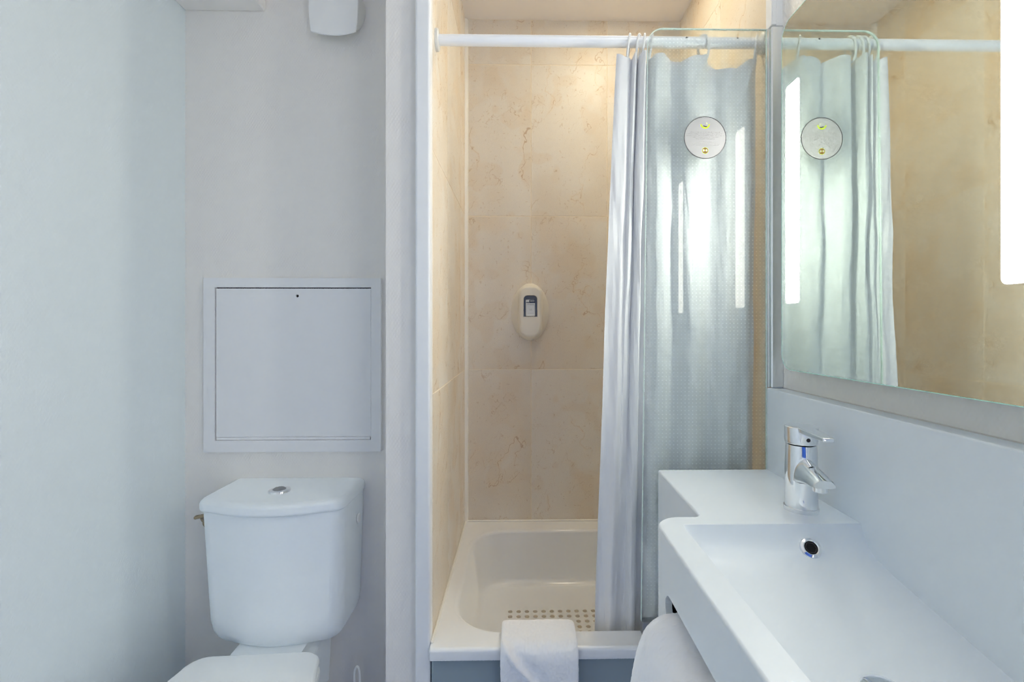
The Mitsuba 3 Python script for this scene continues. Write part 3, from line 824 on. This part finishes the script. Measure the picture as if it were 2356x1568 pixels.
dz_ = ZT - basin_depth(dx_, dy_)
part(van, 'drain_cover', lathe([[0, .007], [.010, .0066], [.018, .005], [.0225, .002], [.0235, -.002], [0, -.002]], [dx_, dy_, dz_ + .0010]), 'mat_chrome', 40, 'round chrome drain cover')

# ------------------------------------------------------------------ mixer tap
tap = thing('mixer_tap', 'chrome single-lever mixer tap on the washbasin worktop', 'tap')
FX, FY = .5015, .8400
rot = trimesh.transformations.rotation_matrix(math.radians(-11), [0, 0, 1])


def tp(m):
    v, f = raw(m)
    return trimesh.Trimesh(v @ rot[:3, :3].T + [FX, FY, 0], f, process=False)


part(tap, 'base_ring', tp(lathe([[0, 0], [.0280, 0], [.0283, .002], [.0280, .0065], [.0262, .0075], [0, .0075]], [0, 0, ZT])), 'mat_chrome', 30)
part(tap, 'body', tp(lathe([[0, .007], [.0262, .007], [.0262, .060], [.0258, .085], [.0250, .108], [.0240, .1165], [.0205, .1175], [0, .1175]], [0, 0, ZT], seg=56)), 'mat_chrome', 30)
part(tap, 'cap', tp(lathe([[0, .1185], [.0250, .1185], [.0262, .1200], [.0268, .1240], [.0268, .1475], [.0258, .1490], [0, .1500]], [0, 0, ZT], seg=56)), 'mat_chrome', 30)
part(tap, 'cap__hole', tp(lathe([[0, .0012], [.0030, .0010], [.0034, 0], [0, 0]], [.002, -.0266, ZT + .129], (0.05, -1, 0), 20)), 'mat_ink', 30, 'black hole in the front of the cap')


def arch(w_, h_, y, z, n=16):
    """flat below, arched on top"""
    a = np.linspace(0, np.pi, n)
    p_ = np.column_stack([w_ * np.cos(a), np.full(n, y), z + h_ * np.sin(a) ** .85])
    q_ = np.column_stack([np.linspace(-w_, w_, 6)[1:-1], np.full(4, y), np.full(4, z) - .002])
    return np.vstack([p_, q_])


zs = ZT
part(tap, 'spout', tp(loft([arch(.0190, .045, -.004, zs + .056), arch(.0188, .040, -.026, zs + .056), arch(.0182, .030, -.05, zs + .062), arch(.0175, .020, -.075, zs + .067), arch(.0170, .0145, -.092, zs + .0690), arch(.0160, .0105, -.0965, zs + .0705)])), 'mat_chrome', 40)
part(tap, 'aerator', tp(lathe([[0, -.0095], [.0098, -.0095], [.0112, -.008], [.0112, .003], [0, .003]], [0, -.078, zs + .067])), 'mat_chrome', 30)
lv = m3.Manifold.batch_hull([m3.Manifold.sphere(.0022, 12).translate(p_) for p_ in ([-.012, -.012, ZT + .1475], [.012, -.012, ZT + .1475], [-.0115, -.012, ZT + .142], [.0115, -.012, ZT + .142],
                                                                                 [-.0065, -.108, ZT + .1500], [.0065, -.108, ZT + .1500], [-.006, -.108, ZT + .1470], [.006, -.108, ZT + .1470])])
part(tap, 'lever', tp(lv), 'mat_chrome', 30)

# ------------------------------------------------------------------ mirror with its two lit strips
MX, MY0, MY1, MZ0, MZ1 = .5600, .4860, 1.0090, -.0895, .6420
mir = thing('mirror', 'large wall mirror with rounded corners and two lit frosted strips', 'mirror')


def plate(y0, y1, z0, z1, r, x0, x1):
    p_ = extrude(sg.Polygon(rrect(y0, y1, z0, z1, r)), x1 - x0)
    v_, f_ = raw(p_)
    m_ = trimesh.Trimesh(np.column_stack([x0 + v_[:, 2], v_[:, 0], v_[:, 1]]), f_, process=True)
    return m_


def ring_plate(y0, y1, z0, z1, r, x0, x1, w_):
    P = sg.Polygon(rrect(y0, y1, z0, z1, r))
    v_, f_ = raw(extrude(P.difference(P.buffer(-w_)), x1 - x0))
    return trimesh.Trimesh(np.column_stack([x0 + v_[:, 2], v_[:, 0], v_[:, 1]]), f_, process=True)


part(mir, 'glass', plate(MY0 + .0012, MY1 - .0012, MZ0 + .0012, MZ1 - .0012, .033, MX, MX + .004), 'mat_mirror', False, 'reflecting mirror glass')
part(mir, 'edge', ring_plate(MY0, MY1, MZ0, MZ1, .034, MX - .0002, MX + .0052, .0011), 'mat_mirror_edge', False, 'pale green glass edge')
part(mir, 'light_box', box(MX + .0052, XW + .0002, MY0 + .06, MY1 - .06, MZ0 + .07, MZ1 - .06), 'mat_white_paint')
for y0, y1 in ((.9440, .9925), (.4980, .5435)):
    m = plate(y0, y1, .0490, .5030, .008, MX - .0006, MX - .0001)
    if m.volume < 0:
        m.invert()
    part(mir, 'light_strip', m, 'mat_plastic_white', False, 'warm white lit frosted strip', emitter={'type': 'area', 'radiance': rgb(*STRIP_LIGHT)})

# ------------------------------------------------------------------ towels


def thick_sheet(path, thick, across, place, seed, amp=.0012, tuck=.006, lump=None):
    """closed slab: path (n x 2) with outward side, across (m) positions, place(a, b, c) -> xyz"""
    n_, m_ = len(path), len(across)
    t_ = np.gradient(path, axis=0)
    t_ /= np.linalg.norm(t_, axis=1, keepdims=True)
    nn = np.column_stack([-t_[:, 1], t_[:, 0]])
    half = (across[-1] - across[0]) / 2
    mid = (across[-1] + across[0]) / 2
    u = (across - mid) / half
    prof = np.sqrt(np.maximum(1 - np.abs(u) ** 14, 0))
    Pp = path[:, None, :] + nn[:, None, :] * (thick * (.5 + .5 * prof))[None, :, None]
    Qq = path[:, None, :] + nn[:, None, :] * (thick * (.5 - .5 * prof))[None, :, None]
    sl = np.r_[0, np.cumsum(np.hypot(*np.diff(path, axis=0).T))]
    A = np.broadcast_to(across[None, :], (n_, m_))
    S = np.broadcast_to(sl[:, None], (n_, m_))
    dsp = amp * 2 * (meshkit.fbm(np.stack([A * 260, S * 260, 0 * A + seed], -1), 3, seed) - .5) + .003 * (meshkit.fbm(np.stack([A * 14, S * 12, 0 * A + seed], -1), 2, seed + 3) - .5)
    if lump is not None:
        dsp = dsp + lump(A, S)
    Pp = Pp + nn[:, None, :] * dsp[..., None]
    Aj = A + .0015 * (meshkit.fbm(np.stack([A * 0 + 2.2, S * 220, 0 * A + seed], -1), 3, seed + 1) - .5) * (np.abs(u) ** 6)[None, :]
    v_ = np.vstack([place(Pp[..., 0], Pp[..., 1], Aj, S).reshape(-1, 3), place(Qq[..., 0], Qq[..., 1], Aj, S).reshape(-1, 3)])
    i_, j_ = np.meshgrid(np.arange(n_ - 1), np.arange(m_ - 1), indexing='ij')
    k_ = (i_ * m_ + j_).ravel()
    o_ = n_ * m_
    f_ = [np.stack([k_, k_ + 1, k_ + m_ + 1], 1), np.stack([k_, k_ + m_ + 1, k_ + m_], 1)]
    f_ += [x_[:, ::-1] + o_ for x_ in f_[:2]]
    rim = np.array([j for j in range(m_)] + [i * m_ + m_ - 1 for i in range(1, n_)] + [(n_ - 1) * m_ + j for j in range(m_ - 2, -1, -1)] + [i * m_ for i in range(n_ - 2, 0, -1)])
    r2_ = np.roll(rim, -1)
    f_ += [np.stack([rim, rim + o_, r2_ + o_], 1), np.stack([rim, r2_ + o_, r2_], 1)]
    return trimesh.Trimesh(v_, np.vstack(f_), process=False)


def spline(points, n_=150):
    p_ = np.array(points, float)
    d_ = np.r_[0, np.cumsum(np.hypot(*np.diff(p_, axis=0).T))]
    c_ = PchipInterpolator(d_, p_, axis=0)
    return c_(np.linspace(0, d_[-1], n_))


# bath mat over the tub rim: (y, z) path running from the inside of the tub over the rim and down the front
path = spline([(1.1425, -.745), (1.1405, -.728), (1.135, -.7125), (1.122, -.7095), (1.09, -.7095), (1.062, -.7098), (1.049, -.716), (1.0435, -.730), (1.042, -.76), (1.041, -.82), (1.040, -.95)], 190)
path = path[::-1]


def mat_lump(A, S):
    q_ = S - .24 + 0 * A                      # S grows from the lower end upwards
    r_ = (A + .028) + 1.0 * (S - .235)
    ridge = .0075 * np.exp(-(r_ / .0085) ** 2) - .006 * np.exp(-((r_ - .022) / .016) ** 2)
    return ridge * np.clip((.262 - S) / .03, 0, 1)


single('bath_mat', thick_sheet(path, .0125, np.linspace(-.0435, .1275, 110), lambda a_, b_, c_, s_: np.stack([c_ + .004 * np.clip((.2 - s_) / .2, 0, 1) * np.sign(c_ - .04) * -1, a_, b_], -1), 3, lump=mat_lump), 'mat_towel',
       'folded white terry bath mat hanging over the tub rim', 'bath mat', True)

# hand towel through the slot in the vanity front: (x, z) path from inside the slot out and down
path = spline([(.262, -.480), (.258, -.461), (.246, -.4520), (.229, -.4530), (.214, -.4590), (.2025, -.4740), (.194, -.505), (.186, -.56), (.176, -.66), (.171, -.80)], 190)


def towel_lump(A, S):
    return .004 * np.sin((A - .4) * 42 + S * 6)


single('hand_towel', thick_sheet(path[::-1], .020, np.linspace(.395, .728, 170), lambda a_, b_, c_, s_: np.stack([a_, c_, b_], -1), 8, lump=towel_lump), 'mat_towel',
       'white terry hand towel hanging out of the washbasin slot', 'towel', True)
